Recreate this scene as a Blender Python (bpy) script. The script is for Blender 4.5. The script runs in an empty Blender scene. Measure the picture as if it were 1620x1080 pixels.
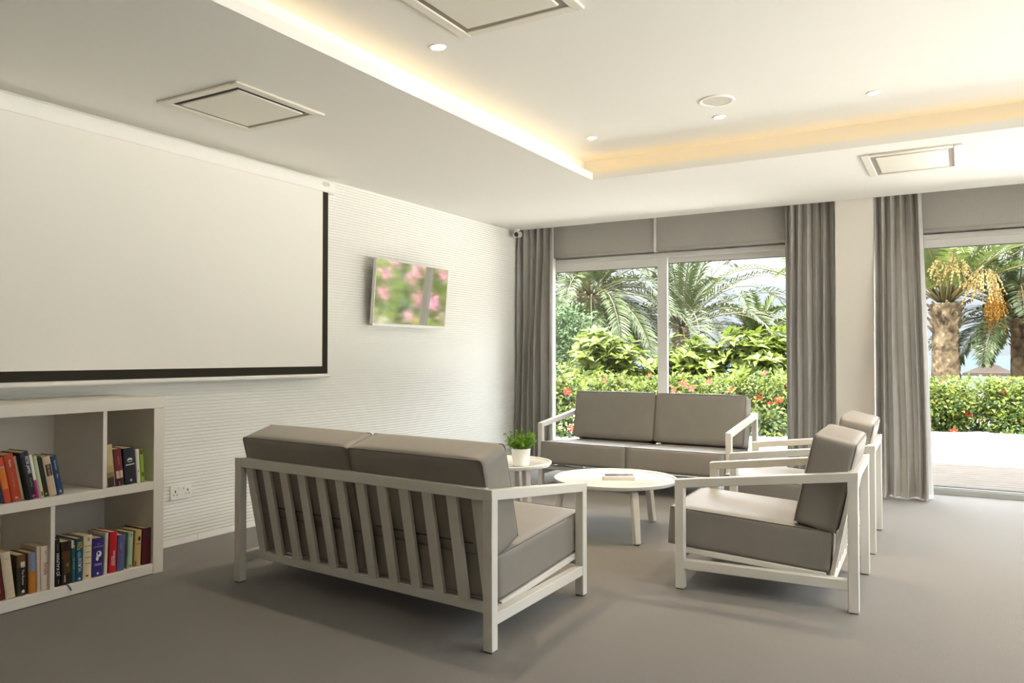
import bpy, bmesh, math, random
from mathutils import Vector, Matrix, Euler

random.seed(7)
R = math.radians
COL = bpy.context.scene.collection
SC = bpy.context.scene

# ------------------------------------------------------------------ helpers
def lin(h):
    h = h.lstrip('#')
    out = []
    for i in (0, 2, 4):
        c = int(h[i:i + 2], 16) / 255
        out.append(c / 12.92 if c <= .04045 else ((c + .055) / 1.055) ** 2.4)
    return out

def mat(name, col, rough=.5, spec=.5, metal=0., var=0., vscale=20., bump=0., bscale=200., emit=None, estr=0., sheen=0., coat=0., transl=0., depth=1.):
    m = bpy.data.materials.new(name)
    m.use_nodes = True
    nt = m.node_tree
    b = nt.nodes['Principled BSDF']
    c = lin(col) if isinstance(col, str) else list(col)
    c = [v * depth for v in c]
    b.inputs['Base Color'].default_value = (*c, 1)
    b.inputs['Roughness'].default_value = rough
    b.inputs['Specular IOR Level'].default_value = spec
    b.inputs['Metallic'].default_value = metal
    if sheen:
        b.inputs['Sheen Weight'].default_value = sheen
        b.inputs['Sheen Roughness'].default_value = .5
    if coat:
        b.inputs['Coat Weight'].default_value = coat
        b.inputs['Coat Roughness'].default_value = .15
    if emit is not None:
        e = lin(emit) if isinstance(emit, str) else emit
        b.inputs['Emission Color'].default_value = (*e, 1)
        b.inputs['Emission Strength'].default_value = estr
    tc = None
    if var or bump:
        tc = nt.nodes.new('ShaderNodeTexCoord')
    if var:
        n = nt.nodes.new('ShaderNodeTexNoise')
        n.inputs['Scale'].default_value = vscale
        n.inputs['Detail'].default_value = 4
        nt.links.new(tc.outputs['Object'], n.inputs['Vector'])
        r = nt.nodes.new('ShaderNodeValToRGB')
        r.color_ramp.elements[0].position = .3
        r.color_ramp.elements[1].position = .7
        r.color_ramp.elements[0].color = (*[max(0, x * (1 - var)) for x in c], 1)
        r.color_ramp.elements[1].color = (*[min(1, x * (1 + var)) for x in c], 1)
        nt.links.new(n.outputs['Fac'], r.inputs['Fac'])
        nt.links.new(r.outputs['Color'], b.inputs['Base Color'])
    if bump:
        n2 = nt.nodes.new('ShaderNodeTexNoise')
        n2.inputs['Scale'].default_value = bscale
        n2.inputs['Detail'].default_value = 3
        nt.links.new(tc.outputs['Object'], n2.inputs['Vector'])
        bp = nt.nodes.new('ShaderNodeBump')
        bp.inputs['Strength'].default_value = bump
        bp.inputs['Distance'].default_value = .004
        nt.links.new(n2.outputs['Fac'], bp.inputs['Height'])
        nt.links.new(bp.outputs['Normal'], b.inputs['Normal'])
    if transl:
        t = nt.nodes.new('ShaderNodeBsdfTranslucent')
        t.inputs['Color'].default_value = (*c, 1)
        mx = nt.nodes.new('ShaderNodeMixShader')
        mx.inputs['Fac'].default_value = transl
        nt.links.new(b.outputs[0], mx.inputs[1])
        nt.links.new(t.outputs[0], mx.inputs[2])
        nt.links.new(mx.outputs[0], nt.nodes['Material Output'].inputs['Surface'])
    return m

class MB:
    """collects shapes in a bmesh; build() links them as one mesh object"""
    def __init__(s, f=None):
        s.bm = bmesh.new(); s.f = f
    def add(s, verts, faces):
        vs = [s.bm.verts.new(v) for v in verts]
        for f in faces:
            try: s.bm.faces.new([vs[i] for i in f])
            except ValueError: pass
        return s
    def box(s, a, b, bev=0., seg=1):
        x0, y0, z0 = (min(a[i], b[i]) for i in range(3)); x1, y1, z1 = (max(a[i], b[i]) for i in range(3))
        c = Vector(((x0 + x1) / 2, (y0 + y1) / 2, (z0 + z1) / 2))
        return s.obox(Matrix.Translation(c), (x1 - x0, y1 - y0, z1 - z0), bev, seg)
    def obox(s, M, size, bev=0., seg=1):
        t = bmesh.new()
        bmesh.ops.create_cube(t, size=1)
        bmesh.ops.scale(t, vec=size, verts=t.verts)
        if bev: bmesh.ops.bevel(t, geom=t.edges[:], offset=bev, segments=seg, affect='EDGES', profile=.6)
        return s.merge(t, M)
    def merge(s, t, M=Matrix()):
        idx = {}
        for v in t.verts: idx[v] = s.bm.verts.new(M @ v.co)
        for f in t.faces:
            try:
                nf = s.bm.faces.new([idx[v] for v in f.verts]); nf.smooth = f.smooth
            except ValueError: pass
        t.free()
        return s
    def bar(s, p0, p1, w, h, up=(0, 0, 1), bev=.003):
        """a rectangular bar from p0 to p1: w across, h along up"""
        p0 = Vector(p0); p1 = Vector(p1); d = p1 - p0; L = d.length; d.normalize()
        u = Vector(up); x = d.cross(u)
        if x.length < 1e-6: x = d.cross(Vector((0, 1, 0)))
        x.normalize(); u = x.cross(d)
        M = Matrix((( x.x, d.x, u.x, 0), (x.y, d.y, u.y, 0), (x.z, d.z, u.z, 0), (0, 0, 0, 1)))
        M = Matrix.Translation((p0 + p1) / 2) @ M
        return s.obox(M, (w, L, h), bev)
    def tube(s, pts, rad, n=8, cap=True):
        pts = [Vector(p) for p in pts]
        rads = rad if isinstance(rad, (list, tuple)) else [rad] * len(pts)
        rings = []
        for i, p in enumerate(pts):
            d = (pts[min(i + 1, len(pts) - 1)] - pts[max(i - 1, 0)]).normalized()
            a = d.cross(Vector((0, 0, 1)))
            if a.length < 1e-4: a = d.cross(Vector((0, 1, 0)))
            a.normalize(); b = d.cross(a)
            rings.append([s.bm.verts.new(p + (a * math.cos(k * 2 * math.pi / n) + b * math.sin(k * 2 * math.pi / n)) * rads[i]) for k in range(n)])
        for i in range(len(rings) - 1):
            for k in range(n):
                f = s.bm.faces.new((rings[i][k], rings[i][(k + 1) % n], rings[i + 1][(k + 1) % n], rings[i + 1][k])); f.smooth = True
        if cap:
            s.bm.faces.new(rings[0][::-1]); s.bm.faces.new(rings[-1])
        return s
    def lathe(s, prof, n=48, c=(0, 0, 0), smooth=True, cap=True):
        rings = []
        for r, z in prof:
            rings.append([s.bm.verts.new((c[0] + r * math.cos(k * 2 * math.pi / n), c[1] + r * math.sin(k * 2 * math.pi / n), c[2] + z)) for k in range(n)])
        for i in range(len(rings) - 1):
            for k in range(n):
                f = s.bm.faces.new((rings[i][k], rings[i][(k + 1) % n], rings[i + 1][(k + 1) % n], rings[i + 1][k])); f.smooth = smooth
        if cap:
            s.bm.faces.new(rings[0][::-1]); s.bm.faces.new(rings[-1])
        return s
    def build(s, name, m, parent=None, loc=None, sharp=True, tf=None):
        f = tf or s.f
        if f:
            for v in s.bm.verts: v.co = f(v.co)
        bmesh.ops.recalc_face_normals(s.bm, faces=s.bm.faces[:])
        me = bpy.data.meshes.new(name)
        s.bm.to_mesh(me); s.bm.free()
        o = link(name, me, m, parent)
        if loc is not None: o.location = loc
        if sharp:
            try: me.set_sharp_from_angle(angle=R(38))
            except Exception: pass
        return o

def link(name, me, m, parent=None):
    o = bpy.data.objects.new(name, me)
    COL.objects.link(o)
    if m is not None and not me.materials:
        for x in (m if isinstance(m, (list, tuple)) else [m]): me.materials.append(x)
    if parent is not None: o.parent = parent
    return o

def raw(name, verts, faces, m, parent=None, smooth=False, mi=None):
    me = bpy.data.meshes.new(name)
    me.from_pydata(verts, [], faces)
    if smooth: me.polygons.foreach_set('use_smooth', [True] * len(me.polygons))
    o = link(name, me, m, parent)
    if mi: me.polygons.foreach_set('material_index', mi)
    me.update()
    return o

def thing(name, label, cat, loc=(0, 0, 0), rotz=0., group=None):
    o = bpy.data.objects.new(name, None); COL.objects.link(o)
    o.empty_display_size = .1
    o.location = loc; o.rotation_euler = (0, 0, rotz)
    return tag(o, label, cat, group)

def tag(o, label, cat, group=None, kind=None):
    o['label'] = label; o['category'] = cat
    if group: o['group'] = group
    if kind: o['kind'] = kind
    return o

def struct(o, label=None):
    o['kind'] = 'structure'
    if label: o['label'] = label
    return o

def sempty(name, loc=(0, 0, 0)):
    o = bpy.data.objects.new(name, None); COL.objects.link(o); o.location = loc
    return struct(o)

def copy_tree(o, parent=None):
    c = o.copy(); COL.objects.link(c)
    if parent is not None: c.parent = parent
    for ch in list(o.children): copy_tree(ch, c)
    return c

def text_mesh(txt, size, depth=.0004, sx=1.):
    cu = bpy.data.curves.new('t', 'FONT')
    cu.body = txt; cu.size = size; cu.extrude = depth; cu.align_x = 'CENTER'; cu.align_y = 'CENTER'
    cu.resolution_u = 3
    o = bpy.data.objects.new('t', cu); COL.objects.link(o)
    dg = bpy.context.evaluated_depsgraph_get(); dg.update()
    me = bpy.data.meshes.new_from_object(o.evaluated_get(dg))
    bpy.data.objects.remove(o); bpy.data.curves.remove(cu)
    if sx != 1.:
        for v in me.vertices: v.co.x *= sx
    return me

def text(name, txt, size, m, parent, M, depth=.0004, sx=1.):
    me = text_mesh(txt, size, depth, sx)
    me.transform(M)
    me.name = name
    me.materials.clear()
    return link(name, me, m, parent)

# ------------------------------------------------------------------ materials
M = {}
M['wall'] = mat('white wall panel', '#efeee8', .55, .3)
M['plaster'] = mat('white plaster', '#efede6', .8, .2, bump=.05, bscale=60)
M['ceil'] = mat('ceiling paint', '#f0eee8', .9, .1)
M['pillar'] = mat('pillar paint', '#eae4da', .8, .2)
M['carpet'] = mat('grey carpet', '#6a635b', .92, .25, var=.16, vscale=260, bump=.7, bscale=420, sheen=.25)
M['paint'] = mat('white lacquered frame', '#d6d2c9', .38, .45)
M['pad'] = mat('dark foot pad', '#4a4138', .7)
M['vinyl'] = mat('taupe leatherette', '#88827a', .48, .42, var=.035, vscale=9, bump=.05, bscale=380)
M['piping'] = mat('taupe piping', '#736d65', .5, .4)
M['zip'] = mat('dark zip', '#3b3834', .6)
M['under'] = mat('dark underside webbing', '#55504a', .9)
M['curtain'] = mat('grey curtain linen', '#c0bcb6', .9, .12, var=.05, vscale=14, bump=.25, bscale=500, transl=.33)
M['blind'] = mat('grey blind fabric', '#aca8a2', .9, .12, var=.03, vscale=60, transl=.06)
M['alu'] = mat('pale aluminium', '#d3d0cb', .42, .5)
M['alu2'] = mat('aluminium track', '#a9a9a4', .4, .5)
M['gasket'] = mat('black gasket', '#2b2a28', .7)
M['white'] = mat('white plastic', '#f1efe9', .4, .4)
M['acwhite'] = mat('air conditioner plastic', '#e9e4d8', .5, .3)
M['dark'] = mat('dark slot', '#2c2822', .8)
M['slot'] = mat('grey slot', '#9a9384', .8)
M['screenfab'] = mat('matt screen fabric', '#efece4', .95, .05)
M['screenblack'] = mat('black screen border', '#37332c', .9, .1)
M['case'] = mat('bookcase white', '#dfd9cf', .45, .4)
M['top'] = mat('white table lacquer', '#dedcd6', .16, .5)
M['pot'] = mat('white pot', '#f3f2ee', .45, .4)
M['soil'] = mat('soil', '#3a2d20', .95)
M['herb'] = mat('herb leaves', '#6f9a2c', .5, .3, var=.35, vscale=60, transl=.25)
M['herbstem'] = mat('herb stems', '#6f8a3a', .6)
M['tvframe'] = mat('white television frame', '#e9e7e2', .35, .5)
M['tvback'] = mat('black television back', '#22211f', .6)
M['mirror'] = mat('glossy television glass', '#dcdcd6', .05, .5, metal=1.)
M['lamp'] = mat('lit downlight', '#ffffff', .5, emit='#fff4dc', estr=4.)
M['led'] = mat('warm led strip', '#ffe9b0', .5, emit=(1., .62, .18), estr=.36)
M['led2'] = mat('amber led strip', '#ffdf90', .5, emit=(1., .63, .16), estr=.7)
M['grille'] = mat('speaker grille', '#d8d3c8', .8, var=.05, vscale=900)
M['lens'] = mat('camera lens', '#15151a', .1, .6)
M['camgrey'] = mat('camera housing', '#cfccc6', .4)
M['deck'] = mat('deck boards', '#8b7b69', .8, .2, var=.12, vscale=6, depth=0.3)
M['paving'] = mat('pale paving', '#cfc9be', .85, .2, var=.05, vscale=3)
M['soilout'] = mat('garden soil', '#6b5c46', .95, depth=0.6)
M['sand'] = mat('beach sand', '#d9c9a6', .95, depth=0.2)
M['sea'] = mat('sea', '#6f9fd0', .75, .1, depth=0.075)
M['foam'] = mat('white stone breakwater', '#f2f2ee', .9, depth=0.15)
M['thatch'] = mat('thatch', '#77675a', .95, .1, var=.3, vscale=30, depth=0.13)
M['wood'] = mat('weathered wood', '#7d6a55', .8, depth=0.2)
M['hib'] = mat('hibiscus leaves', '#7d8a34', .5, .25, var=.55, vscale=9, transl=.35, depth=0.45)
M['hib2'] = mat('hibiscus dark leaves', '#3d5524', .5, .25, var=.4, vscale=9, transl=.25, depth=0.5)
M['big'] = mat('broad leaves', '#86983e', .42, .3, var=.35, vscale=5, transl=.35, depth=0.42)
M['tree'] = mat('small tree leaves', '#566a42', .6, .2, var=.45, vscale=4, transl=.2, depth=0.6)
M['stem'] = mat('shrub stems', '#6a5638', .9, depth=0.6)
M['red'] = mat('red petals', '#d8382c', .5, .2, transl=.25, depth=0.75)
M['pistil'] = mat('yellow pistil', '#e8c23c', .6, depth=0.6)
M['pink'] = mat('pink bracts', '#cf86a6', .6, .2, var=.25, vscale=8, transl=.25, depth=0.7)
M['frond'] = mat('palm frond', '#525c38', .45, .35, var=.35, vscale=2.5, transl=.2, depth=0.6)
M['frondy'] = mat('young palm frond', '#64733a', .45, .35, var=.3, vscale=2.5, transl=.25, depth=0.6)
M['rachis'] = mat('palm leaf stalk', '#857d4e', .6, depth=0.4)
M['date'] = mat('orange dates', '#d99a2c', .55, var=.25, vscale=30, depth=0.5)
M['datey'] = mat('pale date sprays', '#c7a860', .7, var=.25, vscale=20, depth=0.42)
M['roof'] = mat('roof slab', '#e4e1da', .9)
M['room'] = M['plaster']

def trunk_mat():
    m = mat('palm trunk bark', '#8f7a63', .9, .1)
    nt = m.node_tree; b = nt.nodes['Principled BSDF']
    tc = nt.nodes.new('ShaderNodeTexCoord')
    n = nt.nodes.new('ShaderNodeTexNoise'); n.inputs['Scale'].default_value = 6; n.inputs['Detail'].default_value = 5
    r = nt.nodes.new('ShaderNodeValToRGB')
    r.color_ramp.elements[0].color = (*lin('#33291f'), 1); r.color_ramp.elements[1].color = (*lin('#75654f'), 1)
    r.color_ramp.elements[0].position = .35; r.color_ramp.elements[1].position = .65
    nt.links.new(tc.outputs['Object'], n.inputs['Vector']); nt.links.new(n.outputs['Fac'], r.inputs['Fac'])
    nt.links.new(r.outputs['Color'], b.inputs['Base Color'])
    return m
M['trunk'] = trunk_mat()

def glass_mat():
    m = bpy.data.materials.new('window glass'); m.use_nodes = True
    nt = m.node_tree; nt.nodes.remove(nt.nodes['Principled BSDF'])
    t = nt.nodes.new('ShaderNodeBsdfTransparent'); t.inputs['Color'].default_value = (.96, .97, .96, 1)
    g = nt.nodes.new('ShaderNodeBsdfGlossy'); g.inputs['Roughness'].default_value = .01
    fr = nt.nodes.new('ShaderNodeFresnel'); fr.inputs['IOR'].default_value = 1.45
    mx = nt.nodes.new('ShaderNodeMixShader')
    nt.links.new(fr.outputs[0], mx.inputs['Fac'])
    nt.links.new(t.outputs[0], mx.inputs[1]); nt.links.new(g.outputs[0], mx.inputs[2])
    nt.links.new(mx.outputs[0], nt.nodes['Material Output'].inputs['Surface'])
    return m
M['glass'] = glass_mat()

# ------------------------------------------------------------------ room
XL, XR, YB, YF, ZC, ZU = -4.138, 3.2, 7.36, -3.4, 2.476, 2.655
SLOT = 7.145        # the ceiling stops here: curtain slot behind it
struct(MB().box((XL - .2, YF - .2, -.15), (XR + .2, 7.37, 0)).build('floor', M['carpet']))

# left wall: white panels with fine horizontal grooves, real relief
def grooved_wall():
    mb = MB(); pitch, gw, gd = .0211, .0050, .010
    prof = [(XL - .15, -.15), (XL - .15, 2.95), (XL, 2.95), (XL, ZC + .003), (XL - .012, ZC + .003), (XL - .012, ZC - .006), (XL, ZC - .006)]
    z = ZC - .006 - .018
    while z > .03:
        prof += [(XL, z), (XL - gd, z), (XL - gd, z - gw), (XL, z - gw)]
        z -= pitch
    prof += [(XL, -.15)]
    cuts = [YF - .15, -.236, 3.213, 6.662, YB + .25]
    for a, b in zip(cuts, cuts[1:]):
        a += .0007; b -= .0007
        n = len(prof)
        vs = [mb.bm.verts.new((x, a, zz)) for x, zz in prof] + [mb.bm.verts.new((x, b, zz)) for x, zz in prof]
        for i in range(n):
            j = (i + 1) % n
            mb.bm.faces.new((vs[i], vs[j], vs[n + j], vs[n + i]))
    return mb
struct(grooved_wall().build('wall_left', M['wall'], sharp=False))
struct(MB().box((XL - .15, YF - .15, -.15), (XR + .15, YF, 2.95)).build('wall_front', M['plaster']))
# right wall, out of view; its wide glazed opening is added to light the room
RW = (1.3, 6.9, .04, 2.42)
mb = MB()
mb.box((XR, YF, -.15), (XR + .15, RW[0], 2.95)); mb.box((XR, RW[1], -.15), (XR + .15, YB + .25, 2.95))
mb.box((XR, RW[0], -.15), (XR + .15, RW[1], RW[2])); mb.box((XR, RW[0], RW[3]), (XR + .15, RW[1], 2.95))
struct(mb.build('wall_right', M['plaster']))
# window wall: lintel above, side cheek, and a pillar between the two openings
mb = MB()
mb.box((XL, 7.41, 2.17), (XR, 7.60, 2.95)); mb.box((XL, 7.41, -.15), (-3.90, 7.60, 2.17))
mb.box((2.75, 7.41, -.15), (XR, 7.60, 2.17)); mb.box((-1.10, 7.41, -.15), (-.953, 7.60, 2.17))
struct(mb.build('wall_back', M['plaster']))
struct(MB().box((-.953, 7.165, -.02), (-.650, 7.62, 2.60), .004).build('pillar', M['pillar']))

# lowered ceiling ring with a recess; lip, cove ledge, cove wall and upper ceiling
RX0, RX1, RY0, RY1 = -2.418, 2.2, -2.2, 5.367
LIP = .055; COVE = .125
def ring(mb, x0, x1, y0, y1, X0, X1, Y0, Y1, z0, z1):
    mb.box((X0, Y0, z0), (x0, Y1, z1)); mb.box((x1, Y0, z0), (X1, Y1, z1))
    mb.box((x0, Y0, z0), (x1, y0, z1)); mb.box((x0, y1, z0), (x1, Y1, z1))
mb = MB()
ring(mb, RX0, RX1, RY0, RY1, XL, XR, YF, SLOT, ZC, ZC + LIP)
ring(mb, RX0 - COVE, RX1 + COVE, RY0 - COVE, RY1 + COVE, XL, XR, YF, SLOT, ZC + LIP, 2.9)
mb.box((RX0 - COVE, RY0 - COVE, ZU), (RX1 + COVE, RY1 + COVE, 2.9))
struct(mb.build('ceiling', M['ceil']))
struct(MB().box((XL - .15, YF - .15, 2.9), (XR + .15, 8.35, 3.05)).build('roof', M['roof']))
struct(MB().box((XL, SLOT, 2.56), (XR, 7.41, 2.62)).build('trim_1', M['ceil']), 'top of the curtain slot')

# warm LED strips lying on the cove ledge
for nm, a, b, lab in (('led_strip', (RX0 - .062, RY0, ZC + LIP + .001), (RX0 - .048, RY1 + .05, ZC + LIP + .007), 'warm white LED strip in the ceiling cove above the projector screen'),
                      ('led_strip', (RX0 - .03, RY1 + .052, ZC + LIP + .001), (RX1, RY1 + .062, ZC + LIP + .006), 'warm white LED strip in the ceiling cove parallel to the windows')):
    tag(MB().box(a, b).build(nm, M['led2'] if 'parallel' in lab else M['led']), lab, 'light', 'LED strips in the ceiling cove')

# ------------------------------------------------------------------ windows
def pane(name, x0, x1, z0, z1, y, parent):
    return raw(name, [(x0, y, z0), (x1, y, z0), (x1, y, z1), (x0, y, z1)], [(0, 1, 2, 3)], M['glass'], parent)
def sash(par, x0, x1, z0, z1, y, wl, wr, wt, wb, d=.04):
    mb = MB()
    mb.box((x0, y, z0), (x0 + wl, y + d, z1), .003); mb.box((x1 - wr, y, z0), (x1, y + d, z1), .003)
    mb.box((x0 + wl, y, z1 - wt), (x1 - wr, y + d, z1), .003); mb.box((x0 + wl, y, z0), (x1 - wr, y + d, z0 + wb), .003)
    s = mb.build('sash', M['alu'], par)
    g = MB(); e = .006
    gx0, gx1, gz0, gz1 = x0 + wl, x1 - wr, z0 + wb, z1 - wt
    g.box((gx0, y + .012, gz1 - e), (gx1, y + .028, gz1)); g.box((gx0, y + .012, gz0), (gx1, y + .028, gz0 + e))
    g.box((gx0, y + .012, gz0 + e), (gx0 + e * .6, y + .028, gz1 - e)); g.box((gx1 - e * .6, y + .012, gz0 + e), (gx1, y + .028, gz1 - e))
    g.build('gasket', M['gasket'], s)
    pane('glass_pane', gx0, gx1, gz0, gz1, y + .02, s)
    return s
def frame(par, x0, x1):
    mb = MB()
    mb.box((x0, 7.36, 2.118), (x1, 7.50, 2.165), .004)
    mb.box((x0, 7.37, 0), (x0 + .03, 7.50, 2.12), .003); mb.box((x1 - .03, 7.37, 0), (x1, 7.50, 2.12), .003)
    mb.build('window_frame', M['alu'], par)
    t = MB(); t.box((x0, 7.364, -.03), (x1, 7.515, .046), .004); t.box((x0, 7.395, .045), (x1, 7.405, .052)); t.box((x0, 7.355, -.03), (x1, 7.3645, .012), .002)
    k = t.build('floor_track', M['alu2'], par)
    MB().box((x0, 7.5155, .03), (x1, 7.522, .050)).build('gasket', M['gasket'], k)
w1 = sempty('window_1')
frame(w1, -3.88, -1.10)
sash(w1, -3.86, -2.525, .047, 2.125, 7.375, .055, .10, .092, .06)
sash(w1, -2.56, -1.11, .047, 2.125, 7.425, .022, .16, .060, .06)
w2 = sempty('window_2')
frame(w2, -.652, 2.75)
sash(w2, -.64, 1.16, .047, 2.125, 7.375, .05, .05, .075, .012)
sash(w2, 1.12, 2.73, .047, 2.125, 7.425, .05, .05, .075, .06)
w3 = sempty('added_window')  # unseen window, added to bring in daylight from the right
mb = MB()
for a, b in ((RW[0], RW[0] + .06), (RW[1] - .06, RW[1]), (4.07, 4.13)):
    mb.box((XR + .04, a, RW[2]), (XR + .10, b, RW[3]), .003)
mb.box((XR + .04, RW[0], RW[2]), (XR + .10, RW[1], RW[2] + .06)); mb.box((XR + .04, RW[0], RW[3] - .06), (XR + .10, RW[1], RW[3]))
mb.build('window_frame', M['alu'], w3)
raw('glass_pane', [(XR + .07, RW[0], RW[2]), (XR + .07, RW[1], RW[2]), (XR + .07, RW[1], RW[3]), (XR + .07, RW[0], RW[3])], [(0, 1, 2, 3)], M['glass'], w3)

# roller blinds over the glazing
def blind(x0, x1, zb, label):
    t = thing('roller_blind', label, 'blind', ((x0 + x1) / 2, 7.30, zb), 0, 'grey roller blinds above the windows')
    w = (x1 - x0) / 2
    mb = MB(); n = 24
    vs = []
    for i in range(n + 1):
        x = -w + 2 * w * i / n
        for y in (-.003, .003):
            for z in (.012, 2.56 - zb): vs.append((x, y + .0015 * math.sin(i * 1.7), z))
    fs = []
    for i in range(n):
        a = i * 4; b = a + 4
        fs += [(a, b, b + 1, a + 1), (a + 2, a + 3, b + 3, b + 2), (a + 1, b + 1, b + 3, a + 3), (a, a + 2, b + 2, b)]
    fs += [(0, 1, 3, 2), (4 * n, 4 * n + 2, 4 * n + 3, 4 * n + 1)]
    mb.add(vs, fs).build('blind_fabric', M['blind'], t)
    MB().box((-w, -.009, 0), (w, .009, .030), .004, 2).build('hem_bar', M['blind'], t)
    MB().tube([(-w, 0, 2.53 - zb), (w, 0, 2.53 - zb)], .024, 12).build('roller_tube', M['blind'], t)
    return t
blind(-3.735, -2.632, 2.172, 'grey roller blind above the left sliding pane, nearest the projector wall')
blind(-2.605, -1.30, 2.172, 'grey roller blind above the right pane of the window behind the sofa')
blind(-.36, 2.70, 2.168, 'wide dark grey roller blind above the terrace door right of the pillar')
struct(MB().box((-3.775, 7.28, .01), (-3.742, 7.35, 2.556), .003).build('trim_2', M['alu']), 'pale vertical side channel beside the curtain')
struct(MB().box((-2.629, 7.285, 2.165), (-2.608, 7.325, 2.556), .002).build('trim_3', M['alu']), 'pale strip between the two roller blinds')

# curtains
def curtain(label, x0t, x1t, x0b, x1b, yt, yb, nf, amp, seed, flare=0.):
    rnd = random.Random(seed)
    ztop, zbot = 2.55, .012
    W = x1t - x0t
    NU, NV = nf * 14, 46
    ph = [rnd.uniform(-1.3, 1.3) for _ in range(nf + 2)]
    am = [rnd.uniform(.45, 1.35) for _ in range(nf + 2)]
    ph2 = rnd.uniform(0, 6)
    verts = []; faces = []
    cx = (x0t + x1t) / 2; cy = yt
    for side in (0, 1):
        for j in range(NV + 1):
            v = j / NV
            z = ztop + (zbot - ztop) * v
            fl = max(0, (v - .86) / .14) ** 1.5
            for i in range(NU + 1):
                u = i / NU
                k = u * nf
                kk = int(min(k, nf - 1e-6))
                a = am[kk] * (1 - (k - kk)) + am[kk + 1] * (k - kk)
                p = ph[kk] * (1 - (k - kk)) + ph[kk + 1] * (k - kk)
                th = 2 * math.pi * k + p * (1 + 1.6 * v) + .55 * math.sin(v * 3.1 + kk * 1.7 + ph2) * v
                s = math.sin(th); s = math.copysign(abs(s) ** .75, s)
                x = (x0t + W * u) * (1 - v) + (x0b + (x1b - x0b) * u) * v
                x += .28 * (W / nf) * math.sin(2 * th) * (.4 + .6 * v)
                ya = amp * a * (.55 + .45 * min(1, v * 2.2)) * (1 + .55 * fl * flare)
                y = yt + (yb - yt) * v + ya * s + .012 * math.sin(5 * u + 7 * v + ph2)
                y -= fl * flare * .05 * (1 + math.sin(th * .5))
                verts.append((x - cx, y - cy + side * .005, z))
    n1 = (NU + 1) * (NV + 1)
    for j in range(NV):
        for i in range(NU):
            a = j * (NU + 1) + i
            faces.append((a, a + 1, a + NU + 2, a + NU + 1))
            faces.append((n1 + a, n1 + a + NU + 1, n1 + a + NU + 2, n1 + a + 1))
    for j in range(NV):
        for i in (0, NU):
            a = j * (NU + 1) + i
            faces.append((a, a + NU + 1, n1 + a + NU + 1, n1 + a))
    for j in (0, NV):
        for i in range(NU):
            a = j * (NU + 1) + i
            faces.append((a, n1 + a, n1 + a + 1, a + 1))
    t = thing('curtain', label, 'curtain', (cx, cy, 0), 0, 'grey full-length curtains')
    raw('curtain_fabric', verts, faces, M['curtain'], t, True)
    MB().box((-W / 2 + .01, -.012, 2.556), (W / 2 - .01, .012, 2.568), .002).build('curtain_track', M['white'], t)
    return t
curtain('grey curtain gathered in the corner beside the television wall', -4.10, -3.70, -4.11, -3.715, 7.215, 7.19, 5, .050, 3)
curtain('grey curtain gathered against the left side of the white pillar', -1.375, -.957, -1.365, -.960, 7.240, 7.20, 6, .046, 11)
curtain('grey curtain right of the white pillar with its flared hem on the carpet', -.642, -.30, -.615, -.225, 7.235, 7.04, 5, .052, 21, 1.)

# ------------------------------------------------------------------ ceiling fittings
def ac(x0, x1, y0, y1, z, label, dark):
    t = thing('ceiling_air_conditioner', label, 'air conditioner', ((x0 + x1) / 2, (y0 + y1) / 2, z), 0, 'square ceiling air conditioners')
    w, d = (x1 - x0) / 2, (y1 - y0) / 2
    f = .052
    mb = MB()
    mb.box((-w, -d, -.012), (-w + f, d, .0), .004); mb.box((w - f, -d, -.012), (w, d, .0), .004)
    mb.box((-w + f, -d, -.012), (w - f, -d + f, .0), .004); mb.box((-w + f, d - f, -.012), (w - f, d, .0), .004)
    mb.build('surround', M['acwhite'], t)
    for i, (a, b) in enumerate((((-w + f, -d + f), (w - f, -d + f + .03)), ((-w + f, d - f - .03), (w - f, d - f)), ((-w + f, -d + f + .03), (-w + f + .03, d - f - .03)), ((w - f - .03, -d + f + .03), (w - f, d - f - .03)))):
        MB().box((a[0], a[1], -.006), (b[0], b[1], .0)).build('air_slot', M['dark'] if i in dark else M['slot'], t)
    p = .030
    MB().box((-w + f + p, -d + f + p, -.0125), (w - f - p, d - f - p, -.001), .005).build('panel', M['acwhite'], t)
    return t
ac(-3.628, -3.020, 2.545, 3.150, ZC, 'square air conditioner in the lowered ceiling nearest the projector screen', (0, 3))
ac(-2.035, -1.400, 2.42, 3.03, ZU, 'square air conditioner in the recessed ceiling at the top of the photo', ())
ac(-.585, .005, 5.585, 6.255, ZC, 'square air conditioner in the lowered ceiling above the terrace door', ())

def downlight(x, y, r, label, power):
    t = thing('downlight', label, 'ceiling light', (x, y, ZU), 0, 'round recessed downlights')
    MB().lathe([(r * .80, 0), (r * .84, -.005), (r * 1.0, -.006), (r * 1.06, -.0025), (r * 1.06, 0)], 40, cap=False).build('trim_ring', M['white'], t)
    MB().lathe([(r * .81, -.001), (r * .81, -.0035), (.001, -.0045)], 40).build('lamp_lens', M['lamp'], t)
    l = bpy.data.lights.new('downlight_lamp', 'SPOT'); l.energy = power; l.spot_size = R(118); l.spot_blend = .9
    l.color = (1, .86, .66); l.shadow_soft_size = .06
    lo = bpy.data.objects.new('downlight_lamp', l); COL.objects.link(lo); lo.parent = t; lo.location = (0, 0, -.02)
    return t
DLP = 16
for x, y, r, lab in ((-2.205, 3.068, .040, 'downlight nearest the camera, beside the air conditioner in the recess'),
                     (-2.212, 4.893, .036, 'downlight at the far inner corner of the ceiling recess'),
                     (-1.321, 4.868, .036, 'downlight just behind the round ceiling speaker'),
                     (-.435, 4.865, .036, 'rightmost of the four downlights, near the window-side cove')):
    downlight(x, y, r, lab, DLP)
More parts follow.
